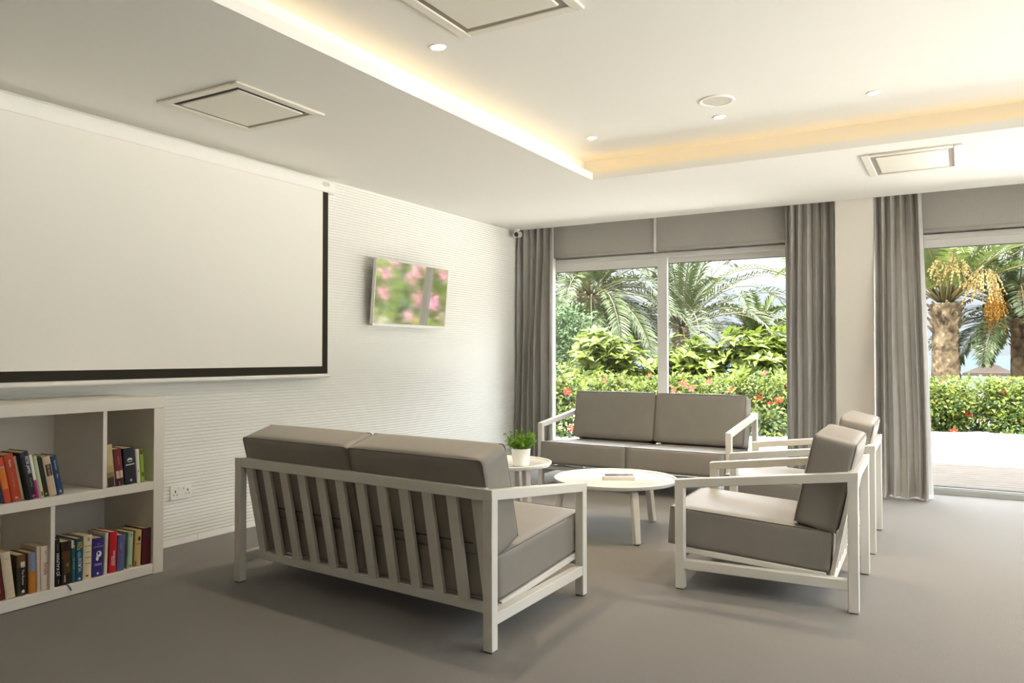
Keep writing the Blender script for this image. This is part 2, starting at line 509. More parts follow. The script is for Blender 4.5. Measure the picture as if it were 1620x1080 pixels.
for x, y in ((.45, 4.865), (1.35, 4.865), (1.35, 3.05)):  # unseen spots without fittings, added as interior fill light
    l = bpy.data.lights.new('downlight_lamp', 'SPOT'); l.energy = DLP; l.spot_size = R(118); l.spot_blend = .9
    l.color = (1, .86, .66); l.shadow_soft_size = .06
    lo = bpy.data.objects.new('downlight_lamp', l); COL.objects.link(lo); lo.location = (x, y, ZU - .02)

t = thing('ceiling_speaker', 'round white flush speaker in the recessed ceiling', 'speaker', (-1.248, 4.546, ZU))
MB().lathe([(.082, 0), (.086, -.007), (.098, -.008), (.103, -.003), (.103, 0)], 48, cap=False).build('rim', M['white'], t)
MB().lathe([(.083, -.001), (.083, -.004), (.001, -.006)], 48).build('grille', M['grille'], t)

t = thing('security_camera', 'small white security camera at the ceiling corner above the curtain', 'camera', (-4.045, 7.06, ZC))
MB().lathe([(.030, 0), (.030, -.020), (.026, -.024), (.012, -.026)], 24).build('mount', M['camgrey'], t)
h = MB().tube([(.0, .04, -.052), (.012, -.045, -.062)], [.034, .034], 20).build('housing', M['camgrey'], t)
MB().tube([(.012, -.0455, -.062), (.0125, -.049, -.0625)], [.024, .022], 20).build('lens', M['lens'], h)

# ------------------------------------------------------------------ projector screen
t = thing('projector_screen', 'pulled-down white projector screen with black border on the left wall', 'projector screen', (XL, 2.75, 0))
Y0, Y1 = 1.25, 4.315
def casing(y0, y1):
    prof = [(.003, 2.345), (.075, 2.345), (.094, 2.352), (.104, 2.372), (.104, 2.412), (.094, 2.435), (.075, 2.444), (.003, 2.444)]
    mb = MB(); n = len(prof)
    a = [mb.bm.verts.new((x, y0 - 2.75, z)) for x, z in prof]; b = [mb.bm.verts.new((x, y1 - 2.75, z)) for x, z in prof]
    for i in range(n): mb.bm.faces.new((a[i], a[(i + 1) % n], b[(i + 1) % n], b[i]))
    mb.bm.faces.new(a[::-1]); mb.bm.faces.new(b)
    return mb
c = casing(Y0, Y1 - .06).build('casing', M['white'], t)
e = casing(Y1 - .0595, Y1).build('end_cap', M['white'], t)
mb = MB(); pts = [(.1045, Y1 - 2.75 - .098 + .028 * math.cos(k * math.pi / 16) * 1.3, 2.404 + .013 * math.sin(k * math.pi / 16)) for k in range(33)]
mb.tube(pts, .0014, 6, cap=False).build('logo_ring', M['slot'], c)
Mt = Matrix.Translation((.1042, Y1 - 2.75 - .098, 2.404)) @ Matrix(((0, 0, 1, 0), (1, 0, 0, 0), (0, 1, 0, 0), (0, 0, 0, 1)))
text('logo_text', 'VEGA', .020, M['slot'], c, Mt, .0003, 1.05)
ys, ye, zb, zt = 1.42 - 2.75, 4.256 - 2.75, 1.016, 2.352
bx = .086
def sheet(y0, y1, z0, z1, x, th):
    return MB().box((x, y0, z0), (x + th, y1, z1))
bo = .055
sheet(ys + bo, ye - bo, zb + bo, zt, bx, .002).build('screen_fabric', M['screenfab'], t)
mb = MB(); mb.box((bx, ye - bo, zb), (bx + .0025, ye, zt)); mb.box((bx, ys, zb), (bx + .0025, ys + bo, zt)); mb.box((bx, ys + bo, zb), (bx + .0025, ye - bo, zb + bo))
mb.build('black_border', M['screenblack'], t)
MB().tube([(bx, ys - .012, zb - .013), (bx, ye + .020, zb - .013)], .014, 14).build('bottom_bar', M['white'], t)

# ------------------------------------------------------------------ television
t = thing('television', 'small white-framed flat television tilted down on the grooved wall', 'television', (-4.03, 5.253, 1.655))
t.rotation_euler = (0, R(4.6), 0)
w, hh = .498, .272
mb = MB(); d = .034; f = .010; fb = .026
mb.box((-.03, -w, -hh), (.004, w, -hh + fb), .003); mb.box((-.03, -w, hh - f), (.004, w, hh), .003)
mb.box((-.03, -w, -hh + fb), (.004, -w + f, hh - f), .003); mb.box((-.03, w - f, -hh + fb), (.004, w, hh - f), .003)
mb.build('bezel', M['tvframe'], t)
MB().box((-.028, -w + f, -hh + fb), (0, w - f, hh - f)).build('screen', M['mirror'], t)
MB().box((-.055, -w * .8, -hh * .8), (-.030, w * .8, hh * .8), .010, 2).build('back_shell', M['tvback'], t)
MB().box((-.098, -.12, -.10), (-.050, .12, .10), .004).build('wall_bracket', M['tvback'], t)

# ------------------------------------------------------------------ socket
t = thing('wall_socket', 'white double power socket low on the grooved wall beside the bookcase', 'socket', (XL, 3.088, .320))
MB().box((0, -.074, -.044), (.011, .074, .044), .004, 2).build('face_plate', M['white'], t)
for s in (-1, 1):
    MB().box((.010, s * .018 - .008, .014), (.015, s * .018 + .008, .032), .002).build('rocker_switch', M['white'], t)
    for k, (y, z, a, b) in enumerate(((0, .006, .0028, .008), (-.011, -.014, .0035, .0022), (.011, -.014, .0035, .0022))):
        yy = s * .043 + y
        MB().box((.0105, yy - a, z - b), (.0118, yy + a, z + b)).build('pin_hole', M['dark'], t)

# ------------------------------------------------------------------ bookcase
XF = -3.698; BD = XF - (XL + .004)
t = thing('bookcase', 'low white open bookcase against the left wall under the projector screen', 'bookcase', (XF, 1.15, 0))
BC = t
def bb(name, x0, x1, y0, y1, z0, z1, bev=.0015):
    return MB().box((-x1, y0 - 1.15, z0), (-x0, y1 - 1.15, z1), bev).build(name, M['case'], t)
bb('top_board', 0, BD, 1.15, 2.657, .8715, .929)
bb('side_board', 0, BD, 2.597, 2.657, .0, .8710); bb('side_board', 0, BD, 1.15, 1.21, .0, .8710)
bb('bottom_board', 0, BD, 1.2105, 2.5965, .004, .0555)
bb('shelf', 0, BD, 1.2105, 2.5965, .4430, .4870)
bb('divider', .002, BD, 2.317, 2.339, .4872, .8712); bb('divider', .002, BD, 2.065, 2.086, .0557, .4428)
bb('divider', .002, BD, 1.66, 1.682, .4872, .8712)
bb('back_panel', BD - .006, BD, 1.2105, 2.5965, .056, .871, 0)

# ------------------------------------------------------------------ books
PAGES = mat('book pages', '#d2c3a0', .9, .1, var=.08, vscale=90)
bm_cache = {}
def cm(c, rough=.45):
    if c not in bm_cache: bm_cache[c] = mat('book cover ' + c.strip('#'), c, rough, .35, var=.05, vscale=40)
    return bm_cache[c]
def book(y, z, th, h, lean, depth, col, label, group, deco=(), inset=0.0, xs=-3.716):
    """spine faces the room: local x along the shelf, local y into the shelf"""
    piv = 0. if lean >= 0 else th
    t = thing('book', label, 'book', (xs - inset, y + (0 if lean >= 0 else th / math.cos(R(lean))), z + .0004), 0, group)
    t.rotation_euler = (0, -R(lean), R(90))
    o = -piv
    c = .0022
    # cover: a rounded spine and two boards, one folded shell
    mb = MB()
    n = 6; outer = []; inner = []
    for k in range(n + 1):
        a = math.pi * k / n
        outer.append((o + th / 2 - th / 2 * math.cos(a), .0045 - .0045 * math.sin(a)))
        inner.append((o + th / 2 - (th / 2 - c) * math.cos(a), .0045 + c - .0045 * math.sin(a)))
    loop = [(o, depth)] + outer + [(o + th, depth), (o + th - c, depth)] + inner[::-1] + [(o + c, depth)]
    a = [mb.bm.verts.new((x, yy, 0)) for x, yy in loop]; b = [mb.bm.verts.new((x, yy, h)) for x, yy in loop]
    N = len(loop)
    for i in range(N): mb.bm.faces.new((a[i], a[(i + 1) % N], b[(i + 1) % N], b[i]))
    m_ = len(outer)
    # end faces as quads strip
    idx_o = list(range(0, m_ + 2)); idx_i = [N - 1 - k for k in range(m_ + 2)]
    for k in range(m_ + 1):
        mb.bm.faces.new((a[idx_o[k]], a[idx_i[k]], a[idx_i[k + 1]], a[idx_o[k + 1]]))
        mb.bm.faces.new((b[idx_o[k]], b[idx_o[k + 1]], b[idx_i[k + 1]], b[idx_i[k]]))
    mb.build('cover', cm(col), t)
    MB().box((o + c + .0003, .0045 + c, .0025), (o + th - c - .0003, depth - .003, h - .003)).build('pages', PAGES, t)
    for d in deco:
        k = d[0]
        if k == 'band':      # a coloured band across the spine: z from, z to, colour, x from, x to (fractions)
            _, z0, z1, cc = d[:4]; f0, f1 = (d[4], d[5]) if len(d) > 4 else (.0, 1.)
            mb = MB(); m2 = 6
            ring0 = []
            for q in range(m2 + 1):
                fr = f0 + (f1 - f0) * q / m2
                xx = fr * th
                ca = max(-1, min(1, (th / 2 - xx) / (th / 2)))
                sa = math.sqrt(max(0, 1 - ca * ca))
                ring0.append((o + xx, .0045 - .0045 * sa - .0004))
            for zz in (z0 * h, z1 * h): pass
            A = [mb.bm.verts.new((x, yy, z0 * h)) for x, yy in ring0]; B = [mb.bm.verts.new((x, yy, z1 * h)) for x, yy in ring0]
            A2 = [mb.bm.verts.new((x, yy + .0003, z0 * h)) for x, yy in ring0]; B2 = [mb.bm.verts.new((x, yy + .0003, z1 * h)) for x, yy in ring0]
            for q in range(m2):
                mb.bm.faces.new((A[q], A[q + 1], B[q + 1], B[q])); mb.bm.faces.new((A2[q], B2[q], B2[q + 1], A2[q + 1]))
                mb.bm.faces.new((A[q], A2[q], A2[q + 1], A[q + 1])); mb.bm.faces.new((B[q], B[q + 1], B2[q + 1], B2[q]))
            mb.bm.faces.new((A[0], B[0], B2[0], A2[0])); mb.bm.faces.new((A[-1], A2[-1], B2[-1], B[-1]))
            mb.build('spine_band', cm(cc), t)
        elif k == 'text':    # centre z, letter height, colour, text, direction (d down, u up, h across), x fraction, stretch
            _, zc, sz, cc, txt, dr, fx, sx = d
            fx = .5 if fx is None else fx
            if dr == 'h': Rm = Matrix(((1, 0, 0, 0), (0, 0, -1, 0), (0, 1, 0, 0), (0, 0, 0, 1)))
            elif dr == 'd': Rm = Matrix(((0, 1, 0, 0), (0, 0, -1, 0), (-1, 0, 0, 0), (0, 0, 0, 1)))
            else: Rm = Matrix(((0, -1, 0, 0), (0, 0, -1, 0), (1, 0, 0, 0), (0, 0, 0, 1)))
            text('spine_title', txt, sz, cm(cc), t, Matrix.Translation((o + th * fx, -.0005, zc * h)) @ Rm, .0004, sx)
        elif k == 'spot':    # small emblem: x fraction, z fraction, rx, rz, colour
            _, fx, fz, rx, rz, cc = d
            mb = MB(); n2 = 14
            A = [mb.bm.verts.new((o + th * fx + rx * math.cos(q * 2 * math.pi / n2), -.0010, h * fz + rz * math.sin(q * 2 * math.pi / n2))) for q in range(n2)]
            B = [mb.bm.verts.new((v.co.x, .0006, v.co.z)) for v in A]
            mb.bm.faces.new(A); mb.bm.faces.new(B[::-1])
            for q in range(n2): mb.bm.faces.new((A[q], B[q], B[(q + 1) % n2], A[(q + 1) % n2]))
            mb.build('spine_emblem', cm(cc), t)
    return t

G1 = 'books leaning in the upper long compartment'
y = 1.832; z = .487; L1 = 11.4
rows = [
 (.037, .128, '#17324a', 'short dark blue book at the left end of the upper shelf', (('spot', .5, .2, .005, .006, '#4f9aa8'),), .15, 0),
 (.031, .207, '#c2452c', 'orange-red book with a sunset spine on the upper shelf', (('band', .30, .78, '#d9792a'), ('band', .76, .80, '#b9a9b0'), ('text', .55, .012, '#c9582c', 'sunset', 'd', None, 1.)), .14, 0),
 (.042, .219, '#b3411f', 'rust-red hardback with pale lettering on the upper shelf', (('text', .80, .014, '#e9d9c0', 'Kate', 'd', None, 1.3), ('text', .45, .012, '#cf7a55', 'Morning Light', 'd', None, 1.1), ('text', .07, .014, '#ead9c4', 'BL', 'h', None, 1.)), .15, 0),
 (.020, .205, '#cdc2a0', 'plain cream paperback between the rust-red book and the black picture book', (('text', .80, .009, '#6a5c48', 'letters', 'd', .3, 1.),), .13, .02),
 (.036, .224, '#24262b', 'tall dark book with white and pink lettering on the upper shelf', (('text', .72, .018, '#f2f2ee', 'PETER JAMES', 'd', .62, .82), ('text', .35, .010, '#9fa6ac', 'Dead Man', 'd', .6, 1.), ('spot', .6, .06, .008, .006, '#c2408a'), ('band', .90, 1.0, '#3a3350', .0, .4)), .16, -.012),
 (.017, .208, '#ece6e0', 'slim book half white and half magenta on the upper shelf', (('band', .0, .42, '#c02a80'),), .13, 0),
 (.018, .200, '#bfc79c', 'pale green paperback on the upper shelf', (('band', .04, .14, '#6e5a40', .3, .8),), .13, 0),
 (.019, .192, '#20241f', 'thin black paperback on the upper shelf', (('band', .05, .10, '#b7b04a', .3, .7),), .13, .004),
 (.036, .190, '#c9b598', 'fat cream paperback with a black title block on the upper shelf', (('band', .50, .80, '#2a2420', .18, .88), ('text', .65, .016, '#c9b598', 'WAR ROOM', 'd', None, .9)), .13, 0),
 (.029, .190, '#23406e', 'navy blue book with yellow lettering, rightmost of the leaning row', (('text', .76, .011, '#c9b85a', 'Summer', 'd', .5, 1.3), ('text', .48, .011, '#c9b85a', 'Sea', 'd', .5, 1.3), ('band', .05, .12, '#c9b85a', .35, .65)), .13, 0),
]
for th, h, c, lab, deco, dp, ins in rows:
    book(y, z, th, h, L1, dp, c, lab, G1, deco, ins)
    y += th / math.cos(R(L1)) + .0016
G2 = 'books in the upper right compartment'
for yy, th, h, ln, c, lab, deco in (
 (2.352, .046, .213, 6.0, '#b5a678', 'tall gold book fading to dark at the foot, beside the upper divider', (('band', .0, .22, '#3a302c'), ('band', .22, .34, '#7d6a4c'), ('band', .34, .5, '#a8935f'))),
 (2.4015, .043, .188, 6.0, '#6e2830', 'maroon book with a pale title block in the upper right compartment', (('band', .0, .18, '#252a24'), ('band', .20, .40, '#c9b8a0', .1, .95), ('text', .30, .012, '#5a2028', 'NIGHT', 'd', None, 1.), ('band', .55, .80, '#8a5a30', .42, .62), ('band', .01, .12, '#c23a48', .3, .48))),
 (2.452, .060, .186, 4.6, '#26262a', 'thick black hardback with a white emblem in the upper right compartment', (('spot', .5, .66, .014, .011, '#e8ece8'), ('spot', .5, .645, .010, .006, '#26262a'), ('band', .52, .55, '#c9cfca', .12, .92), ('spot', .5, .10, .007, .007, '#93a0a8'))),
 (2.5165, .020, .176, 4.2, '#dcd6cc', 'slim white book in the upper right compartment', (('text', .35, .009, '#2a2a2a', 'Isla', 'd', None, 1.),)),
 (2.5395, .020, .175, 4.0, '#8fae2c', 'slim lime green book at the right end of the upper shelf', (('band', .84, .98, '#5a3a34'), ('band', .18, .30, '#4f6a1e', .2, .9))),
):
    book(yy, .487, th, h, ln, .135, c, lab, G2, deco)
G3 = 'books in the lower left compartment'
for yy, th, h, ln, c, lab, deco, ins in (
 (1.833, .045, .210, 7.4, '#5a1c18', 'dark red book at the left end of the lower shelf', (('text', .30, .016, '#c9a05a', 'NOTER', 'd', None, 1.2),), 0),
 (1.8815, .041, .211, 7.3, '#cfc0a4', 'cream hardback leaning left on the lower shelf', (('text', .86, .008, '#a89878', 'essays', 'h', None, 1.), ('band', .18, .186, '#b9a888')), 0),
 (1.9285, .041, .187, 1.6, '#3a3424', 'brown and black book with a white label on the lower shelf', (('band', .70, 1., '#6e4a28'), ('band', .12, .72, '#17140f', .35, .9), ('band', .68, .82, '#d9d2c4', .42, .88), ('text', .44, .015, '#cfcac0', 'The Runner', 'd', .62, 1.), ('spot', .62, .10, .006, .007, '#d9d4c8')), 0),
 (1.9800, .034, .187, 1.6, '#b5722c', 'book with a blue upper half and orange lower half on the lower shelf', (('band', .53, 1., '#6d86a6'),), 0),
 (2.0155, .017, .209, 1.5, '#c6b8a8', 'thin pale grey book near the lower divider', (), 0),
 (2.0345, .034, .205, 1.2, '#d8cab8', 'pale book with red script lettering beside the lower divider', (('text', .84, .009, '#6a6468', 'Maria', 'd', .6, 1.), ('text', .48, .026, '#a8324a', 'Scruple', 'd', .6, .75)), 0),
):
    book(yy, .0558, th, h, ln, .135, c, lab, G3, deco, ins)
G4 = 'books in the lower right compartment'
y = 2.101
for gap, th, h, ln, c, lab, deco, dp in (
 (0, .024, .222, 1.4, '#15171a', 'black book with large pale capitals against the lower divider', (('text', .47, .020, '#cfd6d4', 'JO KALMAN', 'u', None, 1.0), ('text', .83, .008, '#7a8080', 'RETURN', 'u', None, 1.), ('text', .1, .007, '#9a9a96', 'novel', 'u', None, 1.)), .15),
 (.004, .046, .205, 1.2, '#2c1c14', 'thick dark brown book with a picture spine on the lower right shelf', (('band', .25, .78, '#4a3a1c', .2, .95), ('band', .60, .78, '#6a3018', .1, .45), ('spot', .6, .45, .006, .010, '#8a7a38'), ('text', .14, .012, '#d9d6cc', 'NORD', 'd', .3, 1.)), .15),
 (.001, .018, .203, .8, '#2c5a56', 'thin teal book with a pale top on the lower right shelf', (('band', .82, 1., '#cfc8b4', .0, .5), ('text', .85, .012, '#c9ccc4', 'ED', 'd', .6, 1.), ('text', .45, .011, '#78a8a0', 'DE VALLE', 'd', .55, 1.2)), .14),
 (.001, .033, .207, .3, '#244a63', 'blue book with a yellow title on the lower right shelf', (('text', .82, .020, '#d9b82c', 'PAGE', 'd', .35, .8), ('text', .84, .016, '#d9b82c', 'ROSE', 'd', .75, .8), ('spot', .45, .62, .009, .016, '#4f86b0'), ('text', .38, .022, '#dde2e6', 'VURDE', 'u', .6, .95), ('spot', .5, .06, .006, .006, '#9fb8c6')), .17),
 (.001, .043, .213, -.6, '#d6c6a4', 'fat cream book with small grey print on the lower right shelf', (('band', .86, .95, '#9a8f80', .42, .70), ('text', .76, .009, '#7a6c58', 'the long', 'h', None, 1.), ('text', .62, .009, '#7a6c58', 'winter', 'h', None, 1.), ('text', .50, .009, '#7a6c58', 'stories', 'h', None, 1.), ('text', .36, .009, '#7a6c58', 'of a life', 'h', None, 1.), ('spot', .45, .08, .008, .005, '#a8442c')), .15),
 (.001, .057, .189, -1.5, '#3a2c72', 'thick purple book with a white figure on its spine', (('text', .84, .008, '#a9a0c8', 'EVE', 'h', None, 1.), ('text', .77, .009, '#b8b0d0', 'STARBRIGHT', 'h', None, 1.), ('spot', .55, .58, .013, .016, '#e2e0ea'), ('spot', .50, .60, .006, .008, '#3a2c72'), ('spot', .42, .47, .007, .012, '#e2e0ea'), ('band', .28, .34, '#8a80b0', .2, .85), ('spot', .5, .08, .005, .006, '#e2e0ea')), .13),
 (.003, .018, .206, -1.8, '#c9c6b8', 'thin pale grey book left of the bright red one', (), .15),
 (.008, .039, .204, -1.8, '#c02028', 'bright red book with white vertical lettering on the lower right shelf', (('text', .30, .011, '#f2e9e2', 'SANTA', 'u', .36, 1.25), ('text', .35, .013, '#f2e9e2', 'MONTEFIORE', 'u', .62, .95)), .16),
 (.003, .040, .180, -1.9, '#5d5f86', 'grey-violet paperback right of the bright red book', (('text', .70, .008, '#a9abc4', 'shadows', 'd', .4, 1.2), ('spot', .45, .52, .005, .007, '#b03048')), .14),
 (.016, .027, .184, -1.9, '#a9c2a4', 'mint green paperback on the lower right shelf', (('band', .86, .98, '#4a6a70', .45, .62), ('spot', .5, .07, .006, .006, '#c25a58')), .15),
 (.010, .037, .186, -1.9, '#bfa468', 'tan paperback with a small black emblem on the lower right shelf', (('spot', .6, .76, .007, .012, '#2a2018'), ('text', .62, .010, '#7a6030', 'GOLD', 'h', .55, 1.), ('band', .02, .16, '#7a5c28', .1, .3)), .15),
 (.006, .052, .188, -1.9, '#521820', 'dark maroon hardback at the right end of the lower shelf', (('band', .76, .92, '#33353a', .35, .85),), .16),
):
    y += gap
    book(y, .0558, th, h, ln, dp, c, lab, G4, deco, 0)
    y += th / math.cos(R(ln)) + .0008
# a bookmark ribbon hanging over the shelf edge
mb = MB()
vs = []; fs = []
for i, (x, yy, zz) in enumerate(((-3.735, 2.142, .0575), (-3.699, 2.146, .0575), (-3.6955, 2.150, .050), (-3.694, 2.156, .040), (-3.695, 2.163, .028))):
    vs += [(x, yy - .003, zz), (x, yy + .004, zz), (x + .0006, yy - .003, zz + .0006), (x + .0006, yy + .004, zz + .0006)]
for i in range(4):
    a = i * 4; b = a + 4
    fs += [(a, b, b + 1, a + 1), (a + 2, a + 3, b + 3, b + 2), (a, a + 2, b + 2, b), (a + 1, b + 1, b + 3, a + 3)]
tag(mb.add(vs, fs).build('bookmark_ribbon', mat('violet ribbon', '#4a3f7a', .6)), 'short violet bookmark ribbon hanging over the lower shelf edge of the bookcase', 'bookmark')

# ------------------------------------------------------------------ seating
def cushion(size, r=.035, puff=.012, n=10, taper=0.):
    """a soft rounded box centred on the origin"""
    sx, sy, sz = (s / 2 for s in size)
    t = bmesh.new()
    bmesh.ops.create_cube(t, size=2)
    bmesh.ops.subdivide_edges(t, edges=t.edges[:], cuts=n, use_grid_fill=True)
    for v in t.verts:
        p = v.co.copy()
        q = []
        for k, (c, s) in enumerate(zip(p, (sx, sy, sz))):
            # denser rows near the edges
            e = math.copysign(abs(c) ** .55, c) if c else 0.
            q.append(e * s)
        q = Vector(q)
        inn = Vector((max(-sx + r, min(sx - r, q.x)), max(-sy + r, min(sy - r, q.y)), max(-sz + r, min(sz - r, q.z))))
        d = q - inn
        if d.length > 1e-7: q = inn + d.normalized() * r
        # puff
        fx, fy, fz = 1 - (p.x) ** 2, 1 - (p.y) ** 2, 1 - (p.z) ** 2
        fx, fy, fz = max(0, fx), max(0, fy), max(0, fz)
        if abs(p.z) > .999: q.z += math.copysign(puff * (fx * fy) ** .6, p.z)
        if abs(p.y) > .999: q.y += math.copysign(puff * .8 * (fx * fz) ** .6, p.y)
        if abs(p.x) > .999: q.x += math.copysign(puff * .5 * (fy * fz) ** .6, p.x)
        v.co = q
    for f in t.faces: f.smooth = True
    return t

def seam(size, r, rad, axis='z', inset=1.0):
    """piping loop round the two long edges of a cushion"""
    sx, sy, sz = (s / 2 for s in size)
    loops = []
    k = r * .30
    for s in (-1, 1):
        pts = []
        if axis == 'z': A, B, Cc = sx, sy, sz
        else: A, B, Cc = sx, sz, sy
        for cxs, cys, a0 in ((1, 1, 0), (-1, 1, 90), (-1, -1, 180), (1, -1, 270)):
            for q in range(5):
                a = R(a0 + q * 22.5)
                u = cxs * (A - r) + (r - k * .55) * math.cos(a); w = cys * (B - r) + (r - k * .55) * math.sin(a)
                c = s * (Cc - k * .9)
                pts.append((u, w, c) if axis == 'z' else (u, c, w))
        pts.append(pts[0])
        loops.append(pts)
    return loops

def make_seat(name, label, cat, W, D, nseat, nslat, zs=1., k=0., group=None, tilt=13.):
    """armchair / sofa of one family. local x across, local y from front (0) to back (D)"""
    root = thing(name, label, cat, (0, 0, 0), 0, group)
    sc = D / .832
    F = lambda v: Vector((v.x + k * 0, v.y - D / 2 + k * v.x, v.z))
    S = .045; hw = W / 2
    hf, hb = .536 * zs, .630 * zs
    P = M['paint']
    def part(nm, mb, m=P, parent=root): return mb.build(nm, m, parent, tf=F)
    for sx in (-1, 1):
        x = sx * (hw - S / 2)
        lg = part('front_leg', MB().box((x - S / 2, 0, .004), (x + S / 2, S, hf - .004), .003))
        MB().box((x - S / 2 + .004, .004, 0), (x + S / 2 - .004, S - .004, .005)).build('foot_pad', M['pad'], lg, tf=F)
        lg = part('back_leg', MB().box((x - S / 2, D - S, .004), (x + S / 2, D, hb - .004), .003))
        MB().box((x - S / 2 + .004, D - S + .004, 0), (x + S / 2 - .004, D - .004, .005)).build('foot_pad', M['pad'], lg, tf=F)
        # sloping arm rail
        t_ = .042
        mb = MB()
        a0, a1 = x - S / 2 - .0005, x + S / 2 + .0005
        vs = []
        for yy, zt in ((-.001, hf), (D + .001, hb)):
            vs += [(a0, yy, zt - t_), (a1, yy, zt - t_), (a1, yy, zt), (a0, yy, zt)]
        t = bmesh.new(); bv = [t.verts.new(v) for v in vs]
        for f in ((0, 1, 2, 3), (7, 6, 5, 4), (0, 4, 5, 1), (1, 5, 6, 2), (2, 6, 7, 3), (3, 7, 4, 0)): t.faces.new([bv[i] for i in f])
        bmesh.ops.recalc_face_normals(t, faces=t.faces[:])
        bmesh.ops.bevel(t, geom=t.edges[:], offset=.003, segments=1, affect='EDGES')
        mb.merge(t); part('arm', mb)
        part('side_rail', MB().box((x - S / 2 + .002, S - .002, .100), (x + S / 2 - .002, D - S + .002, .146), .003))
        # sloping seat bearer
        xi = sx * (hw - S - .012)
        part('seat_bearer', MB().bar((xi, .012, .187), (xi, .69 * sc, .142), .024, .028))
    part('back_rail', MB().box((-hw + S - .002, D - S, hb - .046), (hw - S + .002, D - .001, hb), .003))
    yl = .682 * sc
    part('lower_back_rail', MB().box((-hw + .003, yl, .101), (hw - .003, yl + .042, .145), .003))
    part('front_rail', MB().box((-hw + S - .002, .004, .146), (hw - S + .002, .040, .184), .003))
    span = W - 2 * S - .036
    for i in range(nslat):
        x = -span / 2 + .028 + (span - .056) * i / (nslat - 1)
        part('slat', MB().bar((x, .712 * sc, .135), (x, .800 * sc + .006, .598 * zs), .055, .020, up=(0, -1, .2), bev=.002))
    nd = 6
    for i in range(nd):
        yy = .10 + i * .10 * sc
        zz = .187 + (.142 - .187) * (yy / (.69 * sc)) + .006
        part('seat_slat', MB().box((-hw + S + .004, yy, zz - .006), (hw - S - .004, yy + .045, zz + .006), .002))
    # cushions
    cw = (W - 2 * S - .012) / nseat
    ang = math.atan2(-.050 * zs, .74 * sc)
    Sz = (cw - .003, .765 * sc, .190)
    Bz = (cw - .003, .192, .424 * zs)
    for i in range(nseat):
        cx = -(W - 2 * S - .012) / 2 + cw * (i + .5)
        Mx = Matrix.Translation((cx, .331 * sc, .276)) @ Matrix.Rotation(ang, 4, 'X')
        mb = MB(); mb.merge(cushion(Sz, .017, .007), Mx)
        so = mb.build('seat_cushion', M['vinyl'], root, tf=F, sharp=False)
        mb = MB()
        for lp in seam(Sz, .017, .003): mb.tube([Mx @ Vector(p) for p in lp], .0026, 6, cap=False)
        mb.build('piping', M['piping'], so, tf=F, sharp=False)
        lean = R(-tilt)
        Mb = Matrix.Translation((cx, .684 * sc + .004, .555 * zs + .004)) @ Matrix.Rotation(lean, 4, 'X')
        mb = MB(); mb.merge(cushion(Bz, .019, .010), Mb)
        bo_ = mb.build('back_cushion', M['vinyl'], root, tf=F, sharp=False)
        mb = MB()
        for lp in seam(Bz, .019, .003, 'y'): mb.tube([Mb @ Vector(p) for p in lp], .0026, 6, cap=False)
        mb.build('piping', M['piping'], bo_, tf=F, sharp=False)
        mb = MB().tube([Mb @ Vector((-cw * .36, Bz[1] / 2 + .006, -Bz[2] * .36)), Mb @ Vector((cw * .36, Bz[1] / 2 + .006, -Bz[2] * .36))], .003, 6)
        mb.build('zip', M['zip'], bo_, tf=F)
    return root

s1 = make_seat('sofa', 'two-seat grey sofa seen from behind, its white slatted back towards the camera', 'sofa', 1.642, .872, 2, 12, 1., -.098, 'white-framed two-seat sofas', 15.5)
s1.rotation_euler = (0, 0, R(180)); s1.location = (-2.400, 3.075, 0)
s2 = make_seat('sofa', 'two-seat grey sofa facing the room in front of the left window', 'sofa', 1.73, .90, 2, 12, 1.03, -.045, 'white-framed two-seat sofas')
s2.location = (-2.418, 6.505, 0); s2.rotation_euler = (0, 0, 0)
c1 = make_seat('armchair', 'grey armchair nearest the camera, right of the coffee table', 'armchair', .748, .832, 1, 5, 1., 0, 'white-framed armchairs')
c1.location = (-.841, 4.122, 0); c1.rotation_euler = (0, 0, R(-87.9))
c2 = copy_tree(c1)
c2['label'] = 'grey armchair behind the nearest one, beside the curtain and pillar'
c2.location = (-.878, 5.30, 0)

# ------------------------------------------------------------------ tables
def round_table(name, label, x, y, R_, H, legr, legR, angs, rot):
    t = thing(name, label, 'table', (x, y, 0), rot, 'round white tray tables')
    prof = [(.001, H - .030), (R_ - .03, H - .030), (R_ - .006, H - .024), (R_, H - .012), (R_, H - .002), (R_ - .004, H), (R_ - .014, H), (R_ - .018, H - .003), (R_ - .022, H - .012), (R_ - .028, H - .014), (.001, H - .014)]
    MB().lathe(prof, 96).build('table_top', M['top'], t)
    MB().lathe([(.001, H - .05), (legr - .06, H - .044), (legr - .06, H - .030), (.001, H - .030)], 48).build('under_ring', M['paint'], t)
    for a in angs:
        ca, sa = math.cos(R(a)), math.sin(R(a))
        lg = MB().bar((ca * legR, sa * legR, .004), (ca * legr, sa * legr, H - .036), .042, .046, up=(ca, sa, .2), bev=.006).build('leg', M['paint'], t)
        MB().lathe([(.016, 0), (.016, .006)], 16, c=(ca * legR, sa * legR, 0)).build('foot_pad', M['pad'], lg)
    return t
cx, cy = -1.990, 4.765
# leg azimuths
a1 = math.degrees(math.atan2(4.45 - cy, -1.712 - cx)); 
round_table('coffee_table', 'large low round white tray table holding a book, between sofas and armchairs', cx, cy, .402, .351, .355, .405, (a1, a1 + 122, a1 + 241), 0)
tx, ty = -2.715, 4.57
round_table('side_table', 'smaller taller round white tray table holding the potted herb', tx, ty, .318, .430, .225, .262, (-22, 98, 218), 0)

